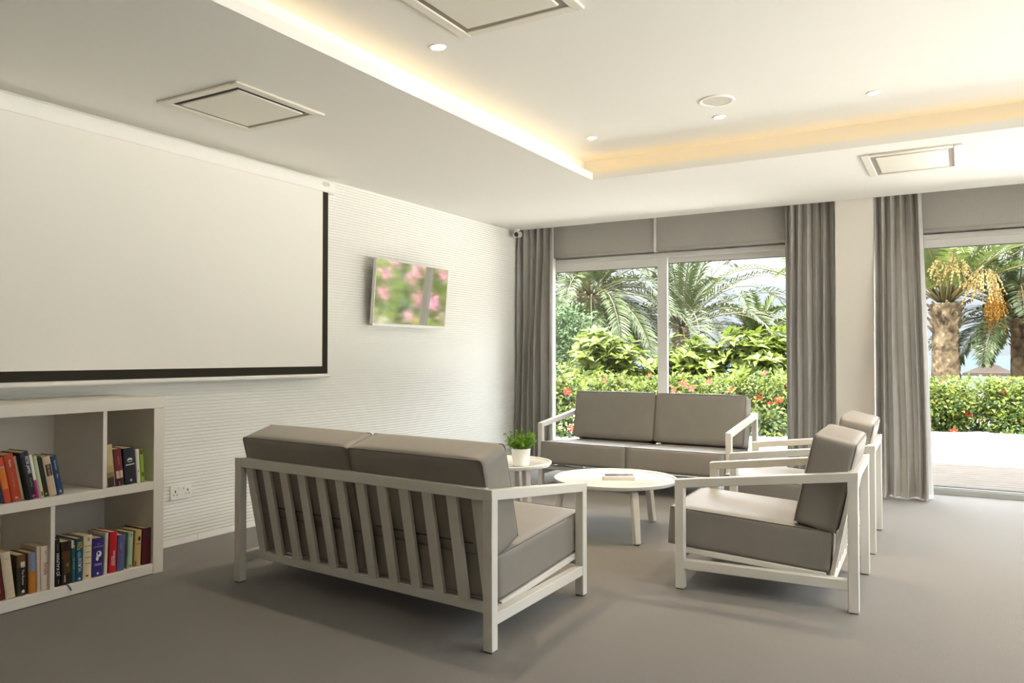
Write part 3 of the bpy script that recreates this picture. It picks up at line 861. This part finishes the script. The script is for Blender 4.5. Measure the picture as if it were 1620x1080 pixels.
# book lying on the coffee table
t = thing('book', 'closed book with a pale photo cover lying on the round coffee table', 'book', (-1.98, 4.80, .3375), R(26))
w, d_, h_ = .105, .075, .022
MB().box((-w, -d_, 0), (w, d_, .002), .0005).build('back_cover', cm('#c9c6c0'), t)
MB().box((-w + .003, -d_ + .003, .002), (w - .004, d_ - .003, h_ - .002)).build('pages', mat('pale pages', '#e2dac6', .9), t)
MB().box((-w - .0015, -d_, .0), (-w, d_, h_), .0004).build('spine', cm('#d8d6d0'), t)
fcm = mat('photo cover', '#8f8a88', .75, .15)
nt = fcm.node_tree; n_ = nt.nodes.new('ShaderNodeTexNoise'); n_.inputs['Scale'].default_value = 14; n_.inputs['Detail'].default_value = 2
tc_ = nt.nodes.new('ShaderNodeTexCoord'); r_ = nt.nodes.new('ShaderNodeValToRGB')
r_.color_ramp.elements[0].color = (*lin('#4a4648'), 1); r_.color_ramp.elements[0].position = .38
r_.color_ramp.elements[1].color = (*lin('#9a8f8c'), 1); r_.color_ramp.elements[1].position = .66
nt.links.new(tc_.outputs['Object'], n_.inputs['Vector']); nt.links.new(n_.outputs['Fac'], r_.inputs['Fac']); nt.links.new(r_.outputs['Color'], nt.nodes['Principled BSDF'].inputs['Base Color'])
fc = MB().box((-w, -d_, h_ - .002), (w, d_, h_), .0005).build('front_cover', cm('#d9d8d2'), t)
MB().box((-w + .014, -d_ + .022, h_), (w - .006, d_ - .006, h_ + .0004)).build('cover_photo', fcm, fc)

# potted herb
t = thing('potted_herb', 'small leafy green herb in a white pot on the side table', 'potted plant', (-2.560, 4.515, .4167))
MB().lathe([(.001, 0), (.050, 0), (.054, .003), (.064, .108), (.066, .112), (.063, .114), (.060, .110), (.058, .098), (.001, .098)], 48).build('pot', M['pot'], t)
MB().lathe([(.001, .0985), (.0575, .0985), (.040, .104), (.001, .106)], 24).build('soil', M['soil'], t)
rnd = random.Random(5)
vs = []; fs = []; mb = MB()
def leaf(vs, fs, p, d, n, L, Wd, fold=.25):
    """six-point folded leaf"""
    d = d.normalized(); s = d.cross(n)
    if s.length < 1e-5: s = d.cross(Vector((1, 0, .1)))
    s.normalize(); nn = s.cross(d)
    b = len(vs)
    a = p + d * L * .5
    vs += [p, a + s * Wd * .5 + nn * Wd * fold, p + d * L - nn * L * .12, a - s * Wd * .5 + nn * Wd * fold, a]
    fs += [(b, b + 1, b + 2, b + 4), (b, b + 4, b + 2, b + 3)]
def rdir(rnd, up=0.):
    while True:
        v = Vector((rnd.uniform(-1, 1), rnd.uniform(-1, 1), rnd.uniform(-1, 1) + up))
        if .05 < v.length < 1.6: return v.normalized()
for i in range(64):
    a = rnd.uniform(0, 2 * math.pi); rr = rnd.uniform(.0, .045)
    base = Vector((rr * math.cos(a), rr * math.sin(a), .102))
    reach = rnd.uniform(.02, .095); hgt = rnd.uniform(.035, .150) * (1 - reach * 3.6)
    tip = Vector((base.x + reach * math.cos(a), base.y + reach * math.sin(a), .112 + hgt))
    mid = (base + tip) / 2 + Vector((0, 0, .015))
    mb.tube([base, mid, tip], [.0014, .0011, .0007], 5)
    for q in range(13):
        f = .25 + .75 * q / 12
        p = (base * (1 - f) ** 2 + mid * 2 * f * (1 - f) + tip * f * f)
        leaf(vs, fs, p, rdir(rnd, .35), Vector((0, 0, 1)), rnd.uniform(.014, .024), rnd.uniform(.012, .018))
raw('leaves', vs, fs, M['herb'], t)
mb.build('stems', M['herbstem'], t)

# ------------------------------------------------------------------ outdoors: ground
mb = MB(); yy = 7.53; 
while yy < 9.70:
    mb.box((-9, yy, -.10), (9, min(yy + .138, 9.74), -.030), .003); yy += .144
struct(mb.build('deck', M['deck']), 'timber deck outside the glass doors')
struct(MB().box((-16, 9.742, -.4), (16, 16.6, -.045)).build('terrace_paving', M['paving']), 'sunlit pale paving beyond the deck')
struct(MB().box((-60, 16.6, -.9), (60, 32, -.10)).build('garden_ground', M['soilout']))
struct(MB().box((3.36, -12, -.3), (16, 9.74, -.06)).build('side_paving', M['paving']))
struct(MB().box((-400, 32.2, -3.2), (400, 75, -2.45)).build('beach', M['sand']))
raw('sea', [(-9000, 74, -2.6), (9000, 74, -2.6), (9000, 16000, -2.6), (-9000, 16000, -2.6)], [(0, 1, 2, 3)], M['sea'])
struct(bpy.data.objects['sea'])
mb = MB(); rnd = random.Random(12)
for i in range(160):
    x = -22 + i * .5 + rnd.uniform(-.2, .2)
    mb.obox(Matrix.Translation((x, 172 + rnd.uniform(-.5, .5), -2.55)) @ Euler((rnd.uniform(-.4, .4), rnd.uniform(-.4, .4), rnd.uniform(0, 3))).to_matrix().to_4x4(), (.9, .9, .9), .1)
tag(mb.build('breakwater', M['foam']), 'low white stone breakwater line far out in the blue sea', 'breakwater')

# ------------------------------------------------------------------ outdoors: plants
def flower_mesh():
    vs = []; fs = []
    for k in range(5):
        a = 2 * math.pi * k / 5
        d = Vector((math.cos(a), math.sin(a), .35)); s = Vector((-math.sin(a), math.cos(a), 0))
        b = len(vs)
        vs += [Vector((0, 0, 0)), d * .028 + s * .016, d * .050 + s * .019 + Vector((0, 0, -.006)), d * .058 + Vector((0, 0, -.010)), d * .050 - s * .019 + Vector((0, 0, -.006)), d * .028 - s * .016]
        fs += [(b, b + 1, b + 2, b + 3), (b, b + 3, b + 4, b + 5)]
    me = bpy.data.meshes.new('flower'); me.from_pydata(vs, [], fs); me.materials.append(M['red'])
    return me
FL = flower_mesh()
pm = MB().tube([(0, 0, .005), (0, 0, .030), (.004, 0, .048)], [.0035, .003, .004], 6)
me_p = bpy.data.meshes.new('pistil'); pm.bm.to_mesh(me_p); pm.bm.free(); me_p.materials.append(M['pistil'])

def shrub(name, label, cat, group, x, y, zg, rx, ry, h, nl, ll, lw, mats, seed, nfl=0, floor_dir=None, cluster=0, flm=None, fsize=1., skirt=False):
    rnd = random.Random(seed)
    t = thing(name, label, cat, (x, y, zg), 0, group)
    vs = []; fs = []; mi = []
    lobes = [(Vector((rnd.uniform(-.55, .55) * rx, rnd.uniform(-.45, .45) * ry, h * rnd.uniform(.45, .74))), rnd.uniform(.38, .60)) for _ in range(9)]
    lobes.append((Vector((0, 0, h * .45)), .75))
    tips = []
    mb = MB()
    for c_, s_ in lobes:
        mb.tube([(c_.x * .15, c_.y * .15, -.02), (c_.x * .6, c_.y * .6, c_.z * .55), (c_.x, c_.y, c_.z)], [.022, .014, .006], 6)
    if skirt:
        lobes += [(Vector((rnd.uniform(-.75, .75) * rx, rnd.uniform(-.6, .2) * ry, h * rnd.uniform(.10, .28))), .42) for _ in range(7)]
    for i in range(nl):
        c_, s_ = lobes[rnd.randrange(len(lobes))]
        d = rdir(rnd, .12)
        rad = s_ * (rnd.random() ** .35)
        p = c_ + Vector((d.x * rx * rad, d.y * ry * rad, d.z * h * .62 * rad))
        if p.z < .02: p.z = rnd.uniform(.02, .25)
        p.z = min(p.z, h * 1.05)
        if cluster and i % cluster == 0:
            n2 = cluster
            a0 = rnd.uniform(0, 6.28)
            ax = (d + Vector((0, 0, .9))).normalized()
            sd = ax.orthogonal().normalized(); td = ax.cross(sd)
            for q in range(n2):
                a = a0 + q * 2.4
                dd = (sd * math.cos(a) + td * math.sin(a)) * rnd.uniform(.7, 1.) + ax * rnd.uniform(.05, .6)
                leaf(vs, fs, p, dd, ax, ll * rnd.uniform(.7, 1.15), lw * rnd.uniform(.8, 1.15), .18)
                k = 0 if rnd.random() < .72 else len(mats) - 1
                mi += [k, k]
        elif not cluster:
            dd = (d + rdir(rnd) * .9)
            leaf(vs, fs, p, dd, Vector((rnd.uniform(-.5, .5), rnd.uniform(-1, .1), 1)), ll * rnd.uniform(.7, 1.25), lw * rnd.uniform(.8, 1.2))
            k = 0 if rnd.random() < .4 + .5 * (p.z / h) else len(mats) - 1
            mi += [k, k]
        if rad > .3: tips.append((p, d))
    raw('foliage', vs, fs, mats, t, False, mi)
    mb.build('stems', M['stem'], t)
    if nfl:
        cand = [q for q in tips if q[1].y < -.15 or q[1].z > .75]
        rnd.shuffle(cand)
        for p, d in cand[:nfl]:
            f = bpy.data.objects.new('flower', flm or FL); COL.objects.link(f); f.parent = t
            f.location = p + d * .04 + Vector((0, -.05, 0))
            q = (d + Vector((0, -.8, .2))).normalized().to_track_quat('Z', 'X')
            f.rotation_euler = q.to_euler(); s = rnd.uniform(.85, 1.35) * fsize; f.scale = (s, s, s)
            if flm is None:
                g = bpy.data.objects.new('pistil', me_p); COL.objects.link(g); g.parent = f
    return t

GH = 'hibiscus shrubs of the flowering hedge'
HB = [(-6.3, 10.1, 'leftmost hibiscus shrub of the hedge, behind the corner curtain', 5, 1.00),
      (-5.35, 10.55, 'hibiscus shrub of the hedge behind the left end of the sofa', 7, 1.00),
      (-4.45, 11.0, 'hibiscus shrub of the hedge left of the window stile', 9, .98),
      (-3.65, 11.55, 'hibiscus shrub of the hedge right of the window stile', 10, .95),
      (-2.95, 12.15, 'hibiscus shrub of the hedge behind the right end of the sofa', 9, .95),
      (-2.2, 12.8, 'hibiscus shrub of the hedge seen at the right edge of the left window', 9, .95),
      (-1.4, 13.5, 'hibiscus shrub of the hedge hidden mostly by the white pillar', 5, .9),
      (-.55, 14.05, 'hibiscus shrub under the thick palm trunk in the terrace door', 5, .88),
      (.15, 14.45, 'hibiscus shrub in the terrace door below the thatched parasol', 6, .86),
      (.85, 14.75, 'rightmost hibiscus shrub visible through the terrace door', 7, .86),
      (1.8, 15.0, 'hibiscus shrub of the hedge beyond the right photo edge', 7, .9),
      (2.8, 15.2, 'hibiscus shrub of the hedge farthest right, before the pink bougainvillea', 8, .9)]
for i, (x, y, lab, nf, h) in enumerate(HB):
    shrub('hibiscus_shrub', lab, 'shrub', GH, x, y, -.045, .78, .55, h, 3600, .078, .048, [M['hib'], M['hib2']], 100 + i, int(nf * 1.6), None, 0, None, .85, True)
GB = 'broad-leaved shrubs behind the hedge'
for i, (x, y, h, lab) in enumerate(((-5.2, 12.4, 1.72, 'broad-leaved bright green shrub left of the window stile, tallest there'),
                                    (-4.02, 12.9, 1.55, 'broad-leaved bright green shrub just right of the window stile'),
                                    (-3.0, 13.3, 1.75, 'broad-leaved bright green shrub at the right side of the left window'),
                                    (-2.2, 14.3, 1.2, 'broad-leaved shrub behind the curtain left of the pillar'))):
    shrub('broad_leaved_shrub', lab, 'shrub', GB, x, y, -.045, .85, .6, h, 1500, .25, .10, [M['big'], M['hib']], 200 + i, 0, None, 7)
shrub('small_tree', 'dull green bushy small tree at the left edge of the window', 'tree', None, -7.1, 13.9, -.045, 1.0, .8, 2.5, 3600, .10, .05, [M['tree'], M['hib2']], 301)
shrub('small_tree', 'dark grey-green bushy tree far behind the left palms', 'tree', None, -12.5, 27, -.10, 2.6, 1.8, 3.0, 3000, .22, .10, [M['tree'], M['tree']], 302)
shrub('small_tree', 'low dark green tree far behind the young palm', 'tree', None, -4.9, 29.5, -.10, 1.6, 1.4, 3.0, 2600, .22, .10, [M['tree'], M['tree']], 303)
# bougainvillea seen in the television glass
def bract_mesh():
    vs = []; fs = []; rnd = random.Random(2)
    for k in range(26):
        leaf(vs, fs, rdir(rnd) * rnd.uniform(.02, .13), rdir(rnd), Vector((0, 0, 1)), .06, .05)
    me = bpy.data.meshes.new('flower'); me.from_pydata(vs, [], fs); me.materials.append(M['pink'])
    return me
BR = bract_mesh()
for i, (x, y, h) in enumerate(((2.5, 16.2, 2.5), (3.9, 16.6, 2.7), (5.2, 15.6, 2.4), (3.2, 18.2, 3.4))):
    lab = ['bougainvillea with pink flowers nearest the terrace door, behind the hedge', 'bougainvillea with pink flowers second from the terrace door', 'bougainvillea with pink flowers at the far right of the garden', 'tall bougainvillea with pink flowers behind the others'][i]
    shrub('bougainvillea', lab, 'shrub', 'pink bougainvilleas right of the hedge', x, y, -.045, 1.0, .8, h, 2200, .10, .06, [M['hib'], M['tree']], 400 + i, 10, None, 0, BR, 1.3)

# palms
def frond(vs, fs, rv, p0, az, el, L, droop, rnd, nl=46, lw=.028, ll=.42, vee=.55):
    d = Vector((math.cos(az) * math.cos(el), math.sin(az) * math.cos(el), math.sin(el)))
    p = Vector(p0); N = 16; pts = [p.copy()]; dirs = [d.copy()]
    for k in range(N):
        f = k / N
        d = (d + Vector((0, 0, -droop * (.35 + 1.3 * f) / N * 1.6))).normalized()
        p = p + d * (L / N); pts.append(p.copy()); dirs.append(d.copy())
    rv.append(pts)
    for k in range(nl):
        f = .13 + .87 * k / nl
        q = f * N; i = min(int(q), N - 1); w = q - i
        b = pts[i].lerp(pts[i + 1], w); dd = dirs[i]
        s = dd.cross(Vector((0, 0, 1)))
        if s.length < 1e-3: s = Vector((1, 0, 0))
        s.normalize(); up = s.cross(dd)
        ln = ll * (math.sin(math.pi * min(1, .12 + .84 * f)) ** .6) * rnd.uniform(.85, 1.1)
        for sg in (-1, 1):
            ld = (s * sg * .85 + dd * .75 + up * vee * rnd.uniform(.2, 1.) ).normalized()
            tip = b + ld * ln + Vector((0, 0, -.22 * ln))
            mid = b + ld * ln * .5
            sd = ld.cross(up)
            if sd.length < 1e-4: continue
            sd = sd.normalized() * lw
            n = len(vs)
            vs.extend([b, mid + sd, tip, mid - sd])
            fs.append((n, n + 1, n + 2, n + 3))

def palm(label, x, y, zg, zc, tr, nf, L, seed, fm, els=(-35, 85), droop=1.1, lean=(0, 0), ll=.42, nl=46, dates=(), lw=.028, azs=None):
    rnd = random.Random(seed)
    t = thing('palm_tree', label, 'palm tree', (x, y, zg), 0, 'palm trees in the garden')
    H = zc - zg
    # trunk with diamond leaf scars
    mb = MB(); NZ = max(14, int(H / .09)); NA = 14
    rings = []
    for j in range(NZ + 1):
        v = j / NZ; z = H * v
        r = tr * (1.12 - .22 * v + (.16 * max(0, (v - .8) / .2)))
        ring_ = []
        for k in range(NA):
            a = (k + .5 * (j % 2)) * 2 * math.pi / NA
            rr = r * (1 + (.085 if (j + k) % 2 else -.035) + rnd.uniform(-.02, .02))
            ring_.append(mb.bm.verts.new((rr * math.cos(a) + lean[0] * (v - 1) ** 2 - lean[0], rr * math.sin(a) + lean[1] * ((v - 1) ** 2 - 1), z)))
        rings.append(ring_)
    for j in range(NZ):
        for k in range(NA):
            k2 = (k + 1) % NA
            if j % 2: q = ((rings[j][k], rings[j][k2], rings[j + 1][k2]), (rings[j][k], rings[j + 1][k2], rings[j + 1][k]))
            else: q = ((rings[j][k], rings[j][k2], rings[j + 1][k]), (rings[j][k2], rings[j + 1][k2], rings[j + 1][k]))
            for f in q: mb.bm.faces.new(f)
    mb.bm.faces.new(rings[-1])
    mb.build('trunk', M['trunk'], t, sharp=False)
    top = Vector((-lean[0], -lean[1], H))
    # stubs of cut stalks under the crown
    mb = MB()
    for k in range(26):
        a = k * 2.4; zz = H - .05 - .022 * k * min(1, H / 2)
        d = Vector((math.cos(a), math.sin(a), 1.1)).normalized()
        b = Vector((top.x + tr * .9 * math.cos(a), top.y + tr * .9 * math.sin(a), zz))
        mb.tube([b, b + d * tr * .75], [tr * .16, tr * .09], 5)
    mb.build('leaf_stubs', M['trunk'], t)
    vs = []; fs = []; rv = []
    for k in range(nf):
        az = azs[k % len(azs)] + rnd.uniform(-.25, .25) if azs else k * 2.39996 + rnd.uniform(-.15, .15)
        f = k / max(1, nf - 1)
        el = R(els[1] + (els[0] - els[1]) * f + rnd.uniform(-6, 6))
        frond(vs, fs, rv, top + Vector((math.cos(az) * tr * .5, math.sin(az) * tr * .5, .04)), az, el, L * rnd.uniform(.85, 1.08), droop * rnd.uniform(.75, 1.2), rnd, nl, lw, ll)
    cr = raw('crown', vs, fs, fm, t)
    mb = MB()
    for pts in rv: mb.tube(pts[::2] , [.026 * (1 - .85 * i / 8) for i in range(len(pts[::2]))], 4)
    mb.build('leaf_stalks', M['rachis'], t, sharp=False)
    for (dx, dy, dz, rad, hh, m, n) in dates:
        mb = MB()
        o = top + Vector((dx, dy, dz))
        mb.tube([top + Vector((0, 0, .05)), top.lerp(o, .6) + Vector((0, 0, .25)), o + Vector((0, 0, hh * .5))], .018, 5)
        for q in range(n):
            a = rnd.uniform(0, 6.28); rr = rad * math.sqrt(rnd.random())
            b = o + Vector((rr * math.cos(a) * .5, rr * math.sin(a) * .5, hh * .5 - rr * .3)); e = o + Vector((rr * math.cos(a), rr * math.sin(a), hh * .5 - hh * rnd.uniform(.5, 1.0)))
            mb.tube([b, e], .004, 3, cap=False)
            for w in range(7):
                p = b.lerp(e, .25 + .75 * w / 6) + rdir(rnd) * .02
                mb.add([p + Vector(v) * .019 for v in ((1, 0, 0), (0, 1, 0), (-1, 0, 0), (0, -1, 0), (0, 0, 1.3), (0, 0, -1.3))], [(0, 1, 4), (1, 2, 4), (2, 3, 4), (3, 0, 4), (1, 0, 5), (2, 1, 5), (3, 2, 5), (0, 3, 5)])
        mb.build('date_cluster', m, t, sharp=False)
    return t
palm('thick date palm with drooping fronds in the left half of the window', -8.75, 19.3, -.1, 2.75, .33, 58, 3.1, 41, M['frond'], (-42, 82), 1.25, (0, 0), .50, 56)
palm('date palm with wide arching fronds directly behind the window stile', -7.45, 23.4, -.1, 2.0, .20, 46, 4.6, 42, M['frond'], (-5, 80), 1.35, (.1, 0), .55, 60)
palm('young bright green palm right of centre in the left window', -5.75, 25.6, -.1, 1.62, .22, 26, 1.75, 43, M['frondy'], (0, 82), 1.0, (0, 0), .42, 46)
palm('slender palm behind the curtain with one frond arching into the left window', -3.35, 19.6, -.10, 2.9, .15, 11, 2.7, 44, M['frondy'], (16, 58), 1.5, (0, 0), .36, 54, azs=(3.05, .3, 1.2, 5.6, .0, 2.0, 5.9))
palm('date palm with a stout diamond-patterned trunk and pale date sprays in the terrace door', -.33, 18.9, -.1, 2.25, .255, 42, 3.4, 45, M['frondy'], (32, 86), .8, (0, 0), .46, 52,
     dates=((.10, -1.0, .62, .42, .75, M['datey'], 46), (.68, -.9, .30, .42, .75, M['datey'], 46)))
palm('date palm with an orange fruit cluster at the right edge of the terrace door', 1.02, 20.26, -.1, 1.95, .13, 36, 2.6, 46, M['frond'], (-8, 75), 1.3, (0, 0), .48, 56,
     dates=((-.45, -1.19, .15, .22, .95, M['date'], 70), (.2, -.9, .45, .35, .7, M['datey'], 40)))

for x, y, h, sd_, lab in ((5.7, 21.8, 4.6, 501, 'leafy green tree beyond the bougainvilleas, nearest the sea'), (7.9, 20.3, 4.8, 502, 'leafy green tree at the far right end of the garden'), (4.4, 23.5, 4.2, 503, 'leafy green tree between the bougainvilleas and the fruiting palm')):
    shrub('small_tree', lab, 'tree', None, x, y, -.10, 2.0, 1.5, h * .85, 4800, .16, .09, [M['big'], M['tree']], sd_, 0, None, 0, None, 1., True)
# thatched parasol on the beach
t = thing('thatched_parasol', 'thatched beach parasol far off between the two palms', 'parasol', (1.27, 52.8, -2.45))
prof = [(1.42, 2.42), (1.36, 2.60), (1.0, 2.72), (.92, 2.78), (.62, 2.90), (.55, 2.98), (.25, 3.10), (.18, 3.18), (.03, 3.30)]
MB().lathe(prof, 40).build('thatch_roof', M['thatch'], t)
MB().tube([(0, 0, 0), (0, 0, 3.0)], .07, 10).build('post', M['wood'], t)

# ------------------------------------------------------------------ light
sun = bpy.data.lights.new('sun', 'SUN'); sun.energy = 5.5; sun.angle = R(.6); sun.color = (1., .97, .93)
so = bpy.data.objects.new('sun', sun); COL.objects.link(so)
sd = Vector((.18, 1., -2.12)).normalized()
so.rotation_euler = sd.to_track_quat('-Z', 'Y').to_euler()

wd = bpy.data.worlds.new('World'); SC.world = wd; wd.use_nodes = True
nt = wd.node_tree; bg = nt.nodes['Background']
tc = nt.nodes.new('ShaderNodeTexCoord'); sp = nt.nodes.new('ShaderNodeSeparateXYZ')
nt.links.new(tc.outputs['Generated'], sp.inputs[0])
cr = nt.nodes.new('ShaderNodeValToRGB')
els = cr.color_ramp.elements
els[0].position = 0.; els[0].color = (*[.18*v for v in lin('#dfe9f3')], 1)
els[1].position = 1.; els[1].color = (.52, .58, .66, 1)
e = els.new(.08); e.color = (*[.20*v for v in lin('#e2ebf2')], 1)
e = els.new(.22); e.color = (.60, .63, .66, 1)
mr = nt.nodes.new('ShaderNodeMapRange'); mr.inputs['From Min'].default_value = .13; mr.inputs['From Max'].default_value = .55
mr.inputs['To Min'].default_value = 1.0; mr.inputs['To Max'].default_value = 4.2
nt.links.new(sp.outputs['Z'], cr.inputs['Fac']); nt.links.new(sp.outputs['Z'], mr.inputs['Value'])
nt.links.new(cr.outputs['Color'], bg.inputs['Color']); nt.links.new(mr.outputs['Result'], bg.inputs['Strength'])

def portal(loc, rot, sx, sy):
    l = bpy.data.lights.new('window_portal', 'AREA'); l.shape = 'RECTANGLE'; l.size = sx; l.size_y = sy
    l.cycles.is_portal = True
    o = bpy.data.objects.new('window_portal', l); COL.objects.link(o); o.location = loc; o.rotation_euler = rot
portal((-2.49, 7.56, 1.07), (R(-90), 0, 0), 2.76, 2.12)
portal((1.05, 7.56, 1.07), (R(-90), 0, 0), 3.38, 2.12)
portal((XR + .2, 4.1, 1.23), (0, R(90), 0), 2.38, 5.6)

# ------------------------------------------------------------------ camera and view
cam = bpy.data.cameras.new('camera'); cam.lens = 36 * 1228 / 1620; cam.sensor_width = 36; cam.clip_end = 20000; cam.clip_start = .05
co = bpy.data.objects.new('camera', cam); COL.objects.link(co)
co.location = (0, 0, 1.15)
co.rotation_euler = (R(90) + math.atan(22 / 1228), 0, math.atan(715 / 1228))
SC.camera = co
vs_ = SC.view_settings
vs_.view_transform = 'Standard'; vs_.look = 'None'; vs_.gamma = 1.; vs_.exposure = 2.6; vs_.use_curve_mapping = False
SC.cycles.use_denoising = True
SC.cycles.max_bounces = 14; SC.cycles.diffuse_bounces = 8; SC.cycles.transparent_max_bounces = 24
SC.cycles.sample_clamp_indirect = 6.
